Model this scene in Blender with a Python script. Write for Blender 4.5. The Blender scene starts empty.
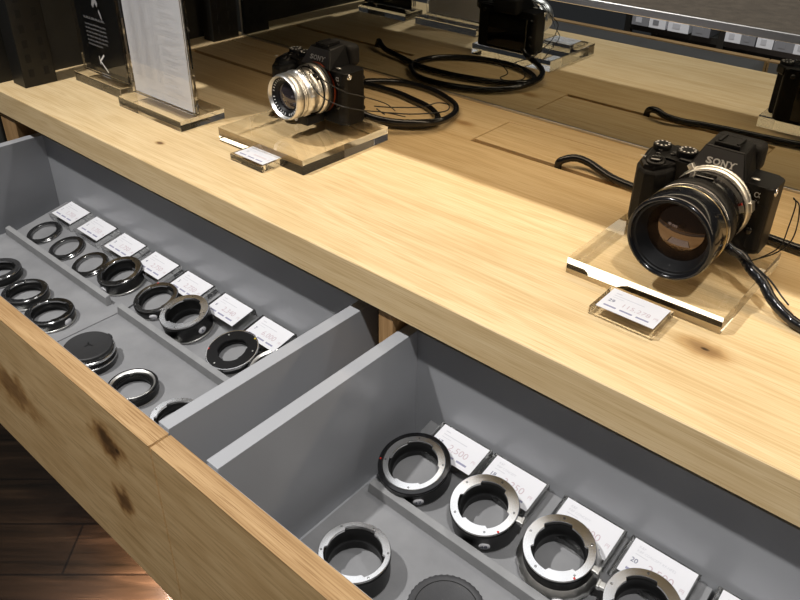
import bpy, bmesh, math, random
from mathutils import Vector, Matrix
random.seed(7)
PI = math.pi
scene = bpy.context.scene
COL = scene.collection

# ------------------------------------------------------------------ materials
def mat(name, color=(.5, .5, .5), rough=.5, metal=0.0, spec=.5, trans=0.0, ior=1.45, coat=0.0, emit=None, estr=0.0, aniso=0.0):
    m = bpy.data.materials.new(name); m.use_nodes = True
    b = m.node_tree.nodes['Principled BSDF']
    b.inputs['Base Color'].default_value = (*color, 1)
    b.inputs['Roughness'].default_value = rough
    b.inputs['Metallic'].default_value = metal
    b.inputs['Specular IOR Level'].default_value = spec
    b.inputs['Transmission Weight'].default_value = trans
    b.inputs['IOR'].default_value = ior
    b.inputs['Coat Weight'].default_value = coat
    b.inputs['Anisotropic'].default_value = aniso
    if emit:
        b.inputs['Emission Color'].default_value = (*emit, 1)
        b.inputs['Emission Strength'].default_value = estr
    return m

def N(m, t, **kw):
    n = m.node_tree.nodes.new(t)
    for k, v in kw.items():
        if k in ('operation', 'blend_type', 'data_type', 'wave_type', 'bands_direction', 'feature', 'interpolation_type', 'clamp', 'rings_direction'):
            setattr(n, k, v)
        else:
            n.inputs[k].default_value = v
    return n

def L(m, a, b): m.node_tree.links.new(a, b)

def ramp(m, stops):
    r = m.node_tree.nodes.new('ShaderNodeValToRGB')
    e = r.color_ramp.elements
    while len(e) < len(stops): e.new(.5)
    for el, (p, c) in zip(e, stops):
        el.position = p; el.color = (*c, 1) if len(c) == 3 else c
    return r

def mottled(name, c1, c2, scale=30, rough=.6, bump=.0, spec=.3, detail=4):
    m = mat(name, c1, rough, spec=spec)
    b = m.node_tree.nodes['Principled BSDF']
    tc = N(m, 'ShaderNodeTexCoord'); no = N(m, 'ShaderNodeTexNoise', Scale=scale, Detail=detail)
    L(m, tc.outputs['Object'], no.inputs['Vector'])
    r = ramp(m, [(.3, c1), (.7, c2)]); L(m, no.outputs['Fac'], r.inputs['Fac']); L(m, r.outputs['Color'], b.inputs['Base Color'])
    if bump:
        n2 = N(m, 'ShaderNodeTexNoise', Scale=scale * 12, Detail=3); L(m, tc.outputs['Object'], n2.inputs['Vector'])
        bp = N(m, 'ShaderNodeBump', Strength=bump, Distance=.001)
        L(m, n2.outputs['Fac'], bp.inputs['Height']); L(m, bp.outputs['Normal'], b.inputs['Normal'])
    return m

def oak(name, light, mid, dark, along=(1.0, 9.0, 9.0), rough=.45, knots=(), kn=2.2, offset=(0, 0, 0), pore=.5, fig=1.0, spec=.35):
    """oak whose grain runs along the axis with the smallest scale; knots are (x, y, z, sx, sy, sz, strength)"""
    m = mat(name, mid, rough, spec=spec)
    b = m.node_tree.nodes['Principled BSDF']
    tc = N(m, 'ShaderNodeTexCoord')
    base = tc.outputs['Object']
    # knots as smooth fields that also bend the grain
    ksum = None
    for k in knots:
        sub = N(m, 'ShaderNodeVectorMath', operation='SUBTRACT'); L(m, base, sub.inputs[0]); sub.inputs[1].default_value = k[:3]
        mul = N(m, 'ShaderNodeVectorMath', operation='MULTIPLY'); L(m, sub.outputs[0], mul.inputs[0]); mul.inputs[1].default_value = (1 / k[3], 1 / k[4], 1 / k[5])
        nz = N(m, 'ShaderNodeTexNoise', Scale=42.0, Detail=6.0); L(m, base, nz.inputs['Vector'])
        nv = N(m, 'ShaderNodeVectorMath', operation='SUBTRACT'); L(m, nz.outputs['Color'], nv.inputs[0]); nv.inputs[1].default_value = (.5, .5, .5)
        ns = N(m, 'ShaderNodeVectorMath', operation='SCALE'); L(m, nv.outputs[0], ns.inputs[0]); ns.inputs['Scale'].default_value = kn
        ad = N(m, 'ShaderNodeVectorMath', operation='ADD'); L(m, mul.outputs[0], ad.inputs[0]); L(m, ns.outputs[0], ad.inputs[1])
        ln = N(m, 'ShaderNodeVectorMath', operation='LENGTH'); L(m, ad.outputs[0], ln.inputs[0])
        mr = N(m, 'ShaderNodeMapRange', interpolation_type='SMOOTHERSTEP'); L(m, ln.outputs['Value'], mr.inputs['Value'])
        mr.inputs['From Min'].default_value = 1.5; mr.inputs['From Max'].default_value = .1
        mr.inputs['To Min'].default_value = 0; mr.inputs['To Max'].default_value = k[6]
        if ksum is None: ksum = mr.outputs['Result']
        else:
            a = N(m, 'ShaderNodeMath', operation='MAXIMUM'); L(m, ksum, a.inputs[0]); L(m, mr.outputs['Result'], a.inputs[1]); ksum = a.outputs[0]
    mp = N(m, 'ShaderNodeMapping'); mp.inputs['Scale'].default_value = along; mp.inputs['Location'].default_value = offset
    L(m, base, mp.inputs['Vector'])
    # cathedral figure
    n1 = N(m, 'ShaderNodeTexNoise', Scale=1.1 * fig, Detail=3.0, Roughness=.5); L(m, mp.outputs[0], n1.inputs['Vector'])
    m1 = N(m, 'ShaderNodeMath', operation='MULTIPLY'); L(m, n1.outputs['Fac'], m1.inputs[0]); m1.inputs[1].default_value = 24
    if ksum is not None:
        kk = N(m, 'ShaderNodeMath', operation='MULTIPLY_ADD'); L(m, ksum, kk.inputs[0]); kk.inputs[1].default_value = 2.5; L(m, m1.outputs[0], kk.inputs[2]); fr_in = kk.outputs[0]
    else: fr_in = m1.outputs[0]
    sn = N(m, 'ShaderNodeMath', operation='SINE')
    t2 = N(m, 'ShaderNodeMath', operation='MULTIPLY'); L(m, fr_in, t2.inputs[0]); t2.inputs[1].default_value = 3.2; L(m, t2.outputs[0], sn.inputs[0])
    a1 = N(m, 'ShaderNodeMath', operation='MULTIPLY_ADD'); L(m, sn.outputs[0], a1.inputs[0]); a1.inputs[1].default_value = .12; a1.inputs[2].default_value = .5
    # fine streaks
    mp2 = N(m, 'ShaderNodeMapping'); mp2.inputs['Scale'].default_value = tuple(v * (2.6 if v == min(along) else 26) for v in along); L(m, base, mp2.inputs['Vector'])
    n2 = N(m, 'ShaderNodeTexNoise', Scale=1.6, Detail=5.0, Roughness=.65); L(m, mp2.outputs[0], n2.inputs['Vector'])
    mx = N(m, 'ShaderNodeMath', operation='MULTIPLY_ADD'); L(m, n2.outputs['Fac'], mx.inputs[0]); mx.inputs[1].default_value = 1.1; mx.inputs[2].default_value = -.55
    s = N(m, 'ShaderNodeMath', operation='ADD'); L(m, a1.outputs[0], s.inputs[0]); L(m, mx.outputs[0], s.inputs[1])
    # slow tone change between boards
    mp4 = N(m, 'ShaderNodeMapping'); mp4.inputs['Scale'].default_value = tuple(v * .35 for v in along); L(m, base, mp4.inputs['Vector'])
    n4 = N(m, 'ShaderNodeTexNoise', Scale=1.5, Detail=1.0); L(m, mp4.outputs[0], n4.inputs['Vector'])
    s4 = N(m, 'ShaderNodeMath', operation='MULTIPLY_ADD'); L(m, n4.outputs['Fac'], s4.inputs[0]); s4.inputs[1].default_value = .5; s4.inputs[2].default_value = -.25
    s5 = N(m, 'ShaderNodeMath', operation='ADD'); L(m, s.outputs[0], s5.inputs[0]); L(m, s4.outputs[0], s5.inputs[1])
    r = ramp(m, [(.12, dark), (.45, mid), (.8, light)]); L(m, s5.outputs[0], r.inputs['Fac'])
    col = r.outputs['Color']
    # pores: short dark dashes along the grain
    mp3 = N(m, 'ShaderNodeMapping'); mp3.inputs['Scale'].default_value = tuple(v * (14 if v == min(along) else 60) for v in along); L(m, base, mp3.inputs['Vector'])
    n3 = N(m, 'ShaderNodeTexNoise', Scale=1.3, Detail=2.0); L(m, mp3.outputs[0], n3.inputs['Vector'])
    r3 = ramp(m, [(.52, (0, 0, 0)), (.66, (1, 1, 1))]); L(m, n3.outputs['Fac'], r3.inputs['Fac'])
    pm = N(m, 'ShaderNodeMath', operation='MULTIPLY'); L(m, r3.outputs['Color'], pm.inputs[0]); pm.inputs[1].default_value = pore
    mxp = N(m, 'ShaderNodeMixRGB'); L(m, pm.outputs[0], mxp.inputs['Fac']); L(m, col, mxp.inputs['Color1']); mxp.inputs['Color2'].default_value = (*dark, 1)
    col = mxp.outputs['Color']
    if ksum is not None:
        kr = ramp(m, [(0, (1, 1, 1)), (.35, (.72, .62, .5)), (.7, (.32, .24, .18)), (1, (.06, .045, .035))]); L(m, ksum, kr.inputs['Fac'])
        mk = N(m, 'ShaderNodeMixRGB', blend_type='MULTIPLY', Fac=1.0); L(m, col, mk.inputs['Color1']); L(m, kr.outputs['Color'], mk.inputs['Color2'])
        col = mk.outputs['Color']
    L(m, col, b.inputs['Base Color'])
    bp = N(m, 'ShaderNodeBump', Strength=.12, Distance=.0006); L(m, n2.outputs['Fac'], bp.inputs['Height']); L(m, bp.outputs['Normal'], b.inputs['Normal'])
    return m

OL, OM, OD = (.78, .60, .35), (.70, .515, .275), (.57, .39, .185)
M = {}
M['oak_top'] = oak('oak worktop', OL, OM, OD, (1.0, 9, 9), rough=.42, pore=.75, kn=.9,
                   knots=((-.842, .047, 0, .008, .005, .02, .8), (-.134, .0965, 0, .024, .012, .02, .60), (-.134, .0965, 0, .006, .003, .02, 1.0), (-.593, .3765, 0, .02, .009, .02, .5)))
M['oak_front'] = oak('oak drawer veneer', (.70, .49, .25), (.61, .405, .19), (.42, .26, .11), (1.6, 7, 5), rough=.5, pore=.5, fig=1.2,
                     knots=((-.096, -.351, .765, .026, .05, .022, .9), (-.082, -.351, .762, .007, .05, .006, .95), (-.092, -.351, .692, .016, .05, .022, .8),
                            (-.312, -.351, .703, .07, .05, .03, .62), (.10, -.351, .65, .05, .05, .04, .3)))
M['oak_edge'] = oak('oak edge banding', (.47, .31, .155), (.37, .23, .105), (.25, .14, .055), (1.3, 16, 16), rough=.45, pore=.95)
M['oak_leg'] = oak('oak upright wood', (.52, .32, .15), (.42, .25, .11), (.28, .15, .06), (16, 16, 1.3), rough=.5)
M['floor'] = None
M['grey_paint'] = mottled('grey drawer laminate', (.315, .322, .342), (.33, .338, .358), 6, .28, spec=.6)
M['felt'] = mottled('light grey insert board', (.185, .187, .195), (.245, .247, .255), 22, .7, .15, detail=7)
M['felt_edge'] = mottled('grey insert strip', (.22, .222, .226), (.27, .272, .276), 40, .65, .1)
M['black'] = mat('satin black plastic', (.006, .006, .0065), .42, spec=.28)
M['black_gloss'] = mat('glossy black enamel', (.006, .006, .007), .16, coat=.3)
M['black_matt'] = mat('matt black lining', (.007, .007, .007), .34, spec=.4)
M['rubber'] = mottled('black leatherette', (.007, .007, .0075), (.012, .012, .0125), 200, .6, .6)
M['cap'] = mottled('dark grey rubber cap', (.045, .045, .048), (.055, .055, .058), 60, .5, .1)
M['cap_dark'] = mat('dark grey plastic cap', (.022, .022, .023), .45)
M['chrome'] = mat('polished chrome', (.86, .86, .86), .2, 1.0, aniso=.65)
_t = N(M['chrome'], 'ShaderNodeTangent'); _t.direction_type = 'RADIAL'; _t.axis = 'Z'
L(M['chrome'], _t.outputs[0], M['chrome'].node_tree.nodes['Principled BSDF'].inputs['Tangent'])
M['gunmetal'] = mat('dark gunmetal', (.20, .20, .20), .22, 1.0)
M['chrome_dark'] = mat('smoked chrome', (.42, .42, .42), .16, 1.0)
M['silver'] = mat('satin silver aluminium', (.78, .77, .74), .36, 1.0)
M['orange'] = mat('orange mount ring', (.30, .045, .010), .35, .5)
M['gold'] = mat('gold line', (.65, .5, .25), .3, 1.0)
M['red'] = mat('red index mark', (.6, .02, .01), .4)
M['yellow'] = mat('yellow index mark', (.7, .5, .05), .4)
M['white'] = mat('white lettering', (.75, .75, .75), .5)
M['greytext'] = mat('grey lettering', (.30, .30, .31), .5)
M['logo_plate'] = mat('dark grey front plate', (.085, .085, .09), .45, .2)
M['paper'] = mat('white card', (.70, .70, .73), .6)
M['ink_faint'] = mat('faint mauve print', (.60, .55, .57), .6)
M['ink_light'] = mat('pale grey print', (.52, .52, .56), .6)
M['ink_list'] = mat('grey list print', (.30, .30, .33), .6)
M['ink_dark'] = mat('dark blue grey print', (.12, .13, .2), .6)
M['ink_price'] = mat('mauve price print', (.50, .39, .43), .6)
M['ink_bar'] = mat('lilac bar print', (.27, .27, .38), .6)
def glass(name, col, ior):
    m = bpy.data.materials.new(name); m.use_nodes = True; nt = m.node_tree
    nt.nodes.remove(nt.nodes['Principled BSDF'])
    g = nt.nodes.new('ShaderNodeBsdfGlass'); g.inputs['Color'].default_value = (*col, 1); g.inputs['Roughness'].default_value = 0; g.inputs['IOR'].default_value = ior
    nt.links.new(g.outputs[0], nt.nodes['Material Output'].inputs['Surface'])
    return m
M['acrylic'] = glass('clear acrylic edge', (.985, .985, .98), 1.49)
def clear_face(name, inner_limit):
    """broad faces of an acrylic sheet: clear, with surface reflection outside and total reflection for flat rays inside"""
    m = bpy.data.materials.new(name); m.use_nodes = True; nt = m.node_tree; nt.nodes.remove(nt.nodes['Principled BSDF'])
    g = nt.nodes.new('ShaderNodeNewGeometry'); fr = nt.nodes.new('ShaderNodeFresnel'); fr.inputs['IOR'].default_value = 1.49
    dt = N(m, 'ShaderNodeVectorMath', operation='DOT_PRODUCT'); L(m, g.outputs['Normal'], dt.inputs[0]); L(m, g.outputs['Incoming'], dt.inputs[1])
    ab = N(m, 'ShaderNodeMath', operation='ABSOLUTE'); L(m, dt.outputs['Value'], ab.inputs[0])
    lt = N(m, 'ShaderNodeMath', operation='LESS_THAN'); L(m, ab.outputs[0], lt.inputs[0]); lt.inputs[1].default_value = inner_limit
    mx = nt.nodes.new('ShaderNodeMix'); L(m, g.outputs['Backfacing'], mx.inputs['Factor']); L(m, fr.outputs[0], mx.inputs[2]); L(m, lt.outputs[0], mx.inputs[3])
    tr = nt.nodes.new('ShaderNodeBsdfTransparent'); tr.inputs[0].default_value = (.97, .97, .965, 1)
    gl = nt.nodes.new('ShaderNodeBsdfGlossy'); gl.inputs['Roughness'].default_value = 0; gl.inputs['Color'].default_value = (1, 1, 1, 1)
    ms = nt.nodes.new('ShaderNodeMixShader'); L(m, mx.outputs[0], ms.inputs[0]); L(m, tr.outputs[0], ms.inputs[1]); L(m, gl.outputs[0], ms.inputs[2])
    L(m, ms.outputs[0], nt.nodes['Material Output'].inputs['Surface'])
    return m
M['acrylic_face'] = clear_face('clear acrylic face', .42)
M['acrylic_far'] = clear_face('clear acrylic far face', .30)
M['acrylic_sheet'] = clear_face('clear acrylic sheet', .25)
M['card_black'] = mat('black card', (.008, .008, .008), .35)
M['steel_black'] = mat('black powder coated steel', (.010, .0095, .008), .45)
M['cable'] = mat('black spiral wrapped cable', (.007, .007, .008), .22, coat=.2)
M['wire'] = mat('thin black wire', (.01, .01, .01), .35)
M['alu'] = mat('aluminium trim', (.55, .54, .52), .3, 1.0)
M['dark_wall'] = mottled('dark olive wall panel', (.032, .031, .026), (.045, .043, .037), 12, .7, .2)
M['shelf_felt'] = mottled('grey brown shelf board', (.040, .032, .023), (.062, .050, .036), 140, .85, .5)
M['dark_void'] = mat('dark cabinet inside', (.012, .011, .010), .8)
M['box_white'] = mat('white product box', (.75, .75, .8), .5)
M['box_grey'] = mat('grey product box', (.22, .22, .24), .5)
M['box_dark'] = mat('dark product box', (.03, .03, .035), .5)
M['screen'] = mat('dark glass screen', (.004, .004, .005), .08, coat=.5)
M['lens_amber'] = mat('amber coated lens element', (.11, .062, .032), .05, .7, coat=1.0)
M['lens_violet'] = mat('coated lens element', (.05, .04, .045), .05, .6, coat=1.0)
M['glass'] = mat('optical glass', (1, 1, 1), .0, trans=1.0, ior=1.5)

# the mirror: a real tinted mirror sheet
M['mirror'] = mat('bronze tinted mirror', (.38, .40, .40), .0, 1.0)

def floor_mat():
    m = mat('dark wood floor boards', (.05, .03, .02), .24, spec=.6)
    b = m.node_tree.nodes['Principled BSDF']
    tc = N(m, 'ShaderNodeTexCoord')
    mp = N(m, 'ShaderNodeMapping'); mp.inputs['Rotation'].default_value = (0, 0, R_FLOOR); L(m, tc.outputs['Object'], mp.inputs['Vector'])
    br = N(m, 'ShaderNodeTexBrick', Scale=1.0); br.offset = .37
    br.inputs['Mortar Size'].default_value = .0022; br.inputs['Brick Width'].default_value = .9; br.inputs['Row Height'].default_value = .115
    br.inputs['Color1'].default_value = (.35, .35, .35, 1); br.inputs['Color2'].default_value = (1, 1, 1, 1); br.inputs['Mortar'].default_value = (.15, .15, .15, 1)
    L(m, mp.outputs[0], br.inputs['Vector'])
    mg = N(m, 'ShaderNodeMapping'); mg.inputs['Scale'].default_value = (2.2, 22, 1); L(m, mp.outputs[0], mg.inputs['Vector'])
    no = N(m, 'ShaderNodeTexNoise', Scale=1.5, Detail=6.0, Roughness=.6, Distortion=.6); L(m, mg.outputs[0], no.inputs['Vector'])
    r = ramp(m, [(.3, (.006, .004, .002)), (.55, (.019, .0115, .0062)), (.75, (.048, .029, .016))]); L(m, no.outputs['Fac'], r.inputs['Fac'])
    mx = N(m, 'ShaderNodeMixRGB', blend_type='MULTIPLY', Fac=.85); L(m, r.outputs['Color'], mx.inputs['Color1']); L(m, br.outputs['Color'], mx.inputs['Color2'])
    L(m, mx.outputs['Color'], b.inputs['Base Color'])
    bp = N(m, 'ShaderNodeBump', Strength=.25, Distance=.001); L(m, no.outputs['Fac'], bp.inputs['Height']); L(m, bp.outputs['Normal'], b.inputs['Normal'])
    return m
R_FLOOR = math.radians(-41.6)
M['floor'] = floor_mat()

# ------------------------------------------------------------------ mesh helpers
class MB:
    def __init__(s): s.bm = bmesh.new(); s.mats = []
    def mi(s, m):
        if m is None: return 0
        if m not in s.mats: s.mats.append(m)
        return s.mats.index(m)
    def _set(s, faces, m):
        i = s.mi(m)
        for f in faces: f.material_index = i
    def box(s, x0, x1, y0, y1, z0, z1, bev=0.0, m=None, seg=2):
        vs = [s.bm.verts.new(p) for p in ((x0, y0, z0), (x1, y0, z0), (x1, y1, z0), (x0, y1, z0), (x0, y0, z1), (x1, y0, z1), (x1, y1, z1), (x0, y1, z1))]
        fs = [s.bm.faces.new([vs[i] for i in q]) for q in ((3, 2, 1, 0), (4, 5, 6, 7), (0, 1, 5, 4), (1, 2, 6, 5), (2, 3, 7, 6), (3, 0, 4, 7))]
        s._set(fs, m)
        if bev: bmesh.ops.bevel(s.bm, geom=list({e for f in fs for e in f.edges}), offset=bev, segments=seg, affect='EDGES', profile=.5)
        return s
    def hexa(s, b, t, bev=0.0, m=None, seg=2):
        """b, t: four points each (counter-clockwise from above)"""
        vs = [s.bm.verts.new(p) for p in (*b, *t)]
        fs = [s.bm.faces.new([vs[i] for i in q]) for q in ((3, 2, 1, 0), (4, 5, 6, 7), (0, 1, 5, 4), (1, 2, 6, 5), (2, 3, 7, 6), (3, 0, 4, 7))]
        s._set(fs, m)
        if bev: bmesh.ops.bevel(s.bm, geom=list({e for f in fs for e in f.edges}), offset=bev, segments=seg, affect='EDGES', profile=.5)
        return s
    def prism(s, pts, z0, z1, bev=0.0, m=None, top=None, seg=3):
        """outline pts (x, y) counter-clockwise, extruded; top(x, y) may give the height of the top"""
        n = len(pts)
        a = [s.bm.verts.new((x, y, z0)) for x, y in pts]
        c = [s.bm.verts.new((x, y, top(x, y) if top else z1)) for x, y in pts]
        fs = [s.bm.faces.new(a[::-1]), s.bm.faces.new(c)]
        es = list(fs[0].edges) + list(fs[1].edges)
        fs += [s.bm.faces.new((a[i], a[(i + 1) % n], c[(i + 1) % n], c[i])) for i in range(n)]
        s._set(fs, m)
        if bev: bmesh.ops.bevel(s.bm, geom=es, offset=bev, segments=seg, affect='EDGES', profile=.5)
        return s
    def lathe(s, prof, n=64, m=None, mod=None, close=False, T=None):
        """prof: (r, z) pairs; mod(angle, k) scales the radius of ring k"""
        T = T or Matrix.Identity(4); rings = []
        for k, (r, z) in enumerate(prof):
            if r < 1e-7: rings.append([s.bm.verts.new(T @ Vector((0, 0, z)))])
            else: rings.append([s.bm.verts.new(T @ Vector((math.cos(2 * PI * i / n) * r * (mod(2 * PI * i / n, k) if mod else 1), math.sin(2 * PI * i / n) * r * (mod(2 * PI * i / n, k) if mod else 1), z))) for i in range(n)])
        fs = []
        pairs = list(zip(rings, rings[1:])) + ([(rings[-1], rings[0])] if close else [])
        for a, c in pairs:
            for i in range(n):
                j = (i + 1) % n
                if len(a) == 1 and len(c) == 1: continue
                if len(a) == 1: fs.append(s.bm.faces.new((a[0], c[j], c[i])))
                elif len(c) == 1: fs.append(s.bm.faces.new((a[i], a[j], c[0])))
                else: fs.append(s.bm.faces.new((a[i], a[j], c[j], c[i])))
        s._set(fs, m)
        for f in fs: f.smooth = True
        return s
    def ring(s, ri, ro, z0, z1, n=96, m=None, fi=None, fo=None, T=None, ch=0.0006):
        """flat ring; fi, fo give the inner and outer radius by angle"""
        T = T or Matrix.Identity(4)
        fi = fi or (lambda a: ri); fo = fo or (lambda a: ro)
        R = []
        for i in range(n):
            a = 2 * PI * i / n; c, si = math.cos(a), math.sin(a); A, B = fi(a), fo(a)
            R.append([s.bm.verts.new(T @ Vector((c * r, si * r, z))) for r, z in ((A, z0), (B, z0), (B, z1 - ch), (B - ch, z1), (A + ch * .5, z1), (A, z1 - ch * .5))])
        fs = []
        for i in range(n):
            p, q = R[i], R[(i + 1) % n]
            for k in range(6):
                l = (k + 1) % 6
                f = s.bm.faces.new((p[k], q[k], q[l], p[l])); fs.append(f)
                f.smooth = k in (1,)
        s._set(fs, m)
        return s
    def tube(s, pts, r, n=10, m=None, rmod=None, sub=6):
        P = [Vector(p) for p in pts]; Q = []
        for i in range(len(P) - 1):
            p0 = P[max(i - 1, 0)]; p1 = P[i]; p2 = P[i + 1]; p3 = P[min(i + 2, len(P) - 1)]
            for k in range(sub):
                t = k / sub
                Q.append(.5 * ((2 * p1) + (-p0 + p2) * t + (2 * p0 - 5 * p1 + 4 * p2 - p3) * t * t + (-p0 + 3 * p1 - 3 * p2 + p3) * t ** 3))
        Q.append(P[-1])
        rings = []; up = Vector((0, 0, 1)); d = 0
        for i, p in enumerate(Q):
            t = (Q[min(i + 1, len(Q) - 1)] - Q[max(i - 1, 0)]).normalized()
            if i: d += (Q[i] - Q[i - 1]).length
            u = t.cross(up)
            if u.length < 1e-4: u = t.cross(Vector((1, 0, 0)))
            u.normalize(); v = u.cross(t)
            rr = r * (rmod(d) if rmod else 1)
            rings.append([s.bm.verts.new(p + (math.cos(2 * PI * k / n) * u + math.sin(2 * PI * k / n) * v) * rr) for k in range(n)])
        fs = []
        for a, c in zip(rings, rings[1:]):
            for i in range(n): fs.append(s.bm.faces.new((a[i], a[(i + 1) % n], c[(i + 1) % n], c[i])))
        fs.append(s.bm.faces.new(rings[0][::-1])); fs.append(s.bm.faces.new(rings[-1]))
        for f in fs: f.smooth = True
        s._set(fs, m)
        return s
    def face(s, pts, m=None):
        f = s.bm.faces.new([s.bm.verts.new(p) for p in pts]); s._set([f], m); return s
    def clear(s, axis, face='acrylic_face'):
        """broad faces across the axis get the face material, the others the edge material"""
        s.bm.normal_update(); s.mats = [M['acrylic'], M[face]]
        for f in s.bm.faces: f.material_index = 1 if abs(f.normal[axis]) > .9 else 0
        return s
    def add_mesh(s, me, T, m=None):
        i = s.mi(m); vs = [s.bm.verts.new(T @ v.co) for v in me.vertices]
        for p in me.polygons:
            try: f = s.bm.faces.new([vs[k] for k in p.vertices]); f.material_index = i
            except ValueError: pass
        return s
    def build(s, name, m=None, parent=None, loc=None, rot=None, xf=None):
        bmesh.ops.recalc_face_normals(s.bm, faces=s.bm.faces[:])
        if xf is not None: bmesh.ops.transform(s.bm, matrix=xf, verts=s.bm.verts[:])
        me = bpy.data.meshes.new(name); s.bm.to_mesh(me); s.bm.free()
        for q in (s.mats or [m]): me.materials.append(q)
        o = bpy.data.objects.new(name, me); COL.objects.link(o)
        if parent: o.parent = parent
        if loc is not None: o.location = loc
        if rot is not None: o.rotation_euler = rot
        return o

def tag(o, label=None, cat=None, group=None, kind=None):
    if label: o['label'] = label
    if cat: o['category'] = cat
    if group: o['group'] = group
    if kind: o['kind'] = kind
    return o

def thing(name, label, cat, loc=(0, 0, 0), rot=(0, 0, 0), group=None):
    o = bpy.data.objects.new(name, None); COL.objects.link(o); o.location = loc; o.rotation_euler = rot
    o.empty_display_size = .02
    return tag(o, label, cat, group)

def structure(o): o['kind'] = 'structure'; return o

_tc = {}
def text_mesh(s, bold=0.0):
    key = (s, bold)
    if key not in _tc:
        cu = bpy.data.curves.new('t', 'FONT'); cu.body = s; cu.size = 1; cu.resolution_u = 3; cu.offset = bold
        ob = bpy.data.objects.new('t', cu); COL.objects.link(ob)
        dg = bpy.context.evaluated_depsgraph_get(); dg.update()
        me = bpy.data.meshes.new_from_object(ob.evaluated_get(dg))
        bpy.data.objects.remove(ob); bpy.data.curves.remove(cu)
        _tc[key] = me
    return _tc[key]

def put_text(mb, s, x, y, size, m, T=None, bold=0.0, sx=1.0, z=0.0):
    T = T or Matrix.Identity(4)
    mb.add_mesh(text_mesh(s, bold), T @ Matrix.Translation((x, y, z)) @ Matrix.Diagonal((size * sx, size, size, 1)), m)

# ------------------------------------------------------------------ the setting
FL = -.85
structure(MB().box(-3.2, 1.6, -3.2, 1.4, FL - .04, FL).build('floor', M['floor']))
structure(MB().box(-1.285, -1.236, .0, .50, FL, .33, .002).build('wall_left', M['dark_wall']))

# ------------------------------------------------------------------ cabinet and worktop
MY = .46                       # face of the mirror
wt = MB()
X0, X1 = -1.236, .55
HY = .331                      # front edge of the cable hatches
T0 = -.040
wt.box(X0, X1, 0, HY, T0, 0, .0009, seg=1)
hatches = ((-1.175, -.86), (-.549, -.235), (.09, .40))
edges = [X0] + [v for h in hatches for v in h] + [X1]
for i in range(0, len(edges), 2):
    wt.box(edges[i], edges[i + 1], HY, .475, T0, 0, .0003, seg=1)
for a, b in hatches:
    wt.box(a, b, .425, .475, T0, 0, .0003, seg=1)
    wt.box(a, b, HY, .425, T0, -.022)
worktop = tag(wt.build('worktop', M['oak_top']), 'long pale oak worktop carrying the cameras and signs above the open drawers', 'counter')
for a, b in hatches:
    MB().box(a + .0012, b - .0012, HY + .0100, .4238, -.0215, -.0004, .0004, seg=1).build('hatch_cover', M['oak_top'], worktop)

cab = thing('drawer_cabinet', 'oak cabinet under the worktop with two grey lined drawers pulled open', 'cabinet', (-.4, .1, FL))
inv = Matrix.Translation((.4, -.1, -FL))
def cb(mb, name, m, parent=None):
    """build in world coordinates under the cabinet"""
    o = mb.build(name, m, parent or cab, xf=inv); return o
cb(MB().box(-1.232, -1.182, .004, .46, FL + .10, T0 - .0005, .0005), 'end_panel', M['oak_leg'])
cb(MB().box(-.4155, -.397, .004, .46, FL + .10, T0 - .0005, .0005), 'partition', M['oak_leg'])
cb(MB().box(.345, .365, .004, .46, FL + .10, T0 - .0005, .0005), 'partition', M['oak_leg'])
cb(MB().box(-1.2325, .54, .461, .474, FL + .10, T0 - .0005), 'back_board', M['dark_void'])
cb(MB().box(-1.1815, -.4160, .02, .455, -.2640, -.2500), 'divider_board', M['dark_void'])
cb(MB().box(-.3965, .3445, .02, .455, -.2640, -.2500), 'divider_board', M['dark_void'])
for a, b in ((-1.18, -.4165), (-.396, .344)): cb(MB().box(a, b, -.018, .003, FL + .12, -.268, .0008), 'lower_front', M['oak_front'])
cb(MB().box(-1.20, .50, .05, .44, FL, FL + .10), 'plinth', M['steel_black'])

ZF, YF, TH, ZB = -.043, -.251, .0185, -.247
ZS = -.062
def drawer(x0, x1, sx0, sx1, name='drawer'):
    """front from x0 to x1; side panels' outer faces at sx0 and sx1"""
    d = cb(MB().box(sx0 + .0145, sx1 - .0145, YF + TH + .012, .0228, -.228, -.2125), name, M['grey_paint'])
    def sub(mb, nm, m):
        return mb.build(nm, m, d, xf=inv)
    sub(MB().box(x0, x1, YF, YF + TH - .0005, ZB, ZF - .0008, .0004, seg=1), 'front_panel', M['oak_front'])
    sub(MB().box(x0, x1, YF - .0003, YF + TH, ZF - .0008, ZF, .0003, seg=1), 'edge_banding', M['oak_edge'])
    sub(MB().box(sx0, sx1, YF + TH, YF + TH + .012, -.24, ZS - .004, .0005).box(x0 + .004, x1 - .004, YF + TH, YF + TH + .0006, -.24, ZF - .0025), 'inner_front_panel', M['grey_paint'])
    sub(MB().box(sx0, sx0 + .0145, YF + TH + .012, .036, -.24, ZS, .0005), 'side_panel', M['grey_paint'])
    sub(MB().box(sx1 - .0145, sx1, YF + TH + .012, .036, -.24, ZS, .0005), 'side_panel', M['grey_paint'])
    sub(MB().box(sx0 + .0145, sx1 - .0145, .0228, .036, -.24, ZS - .001, .0004), 'back_panel', M['grey_paint'])
    return d
drawer(-1.178, -.4226, -1.1525, -.4455)
drawer(-.4205, .333, -.3945, .308)

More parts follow.
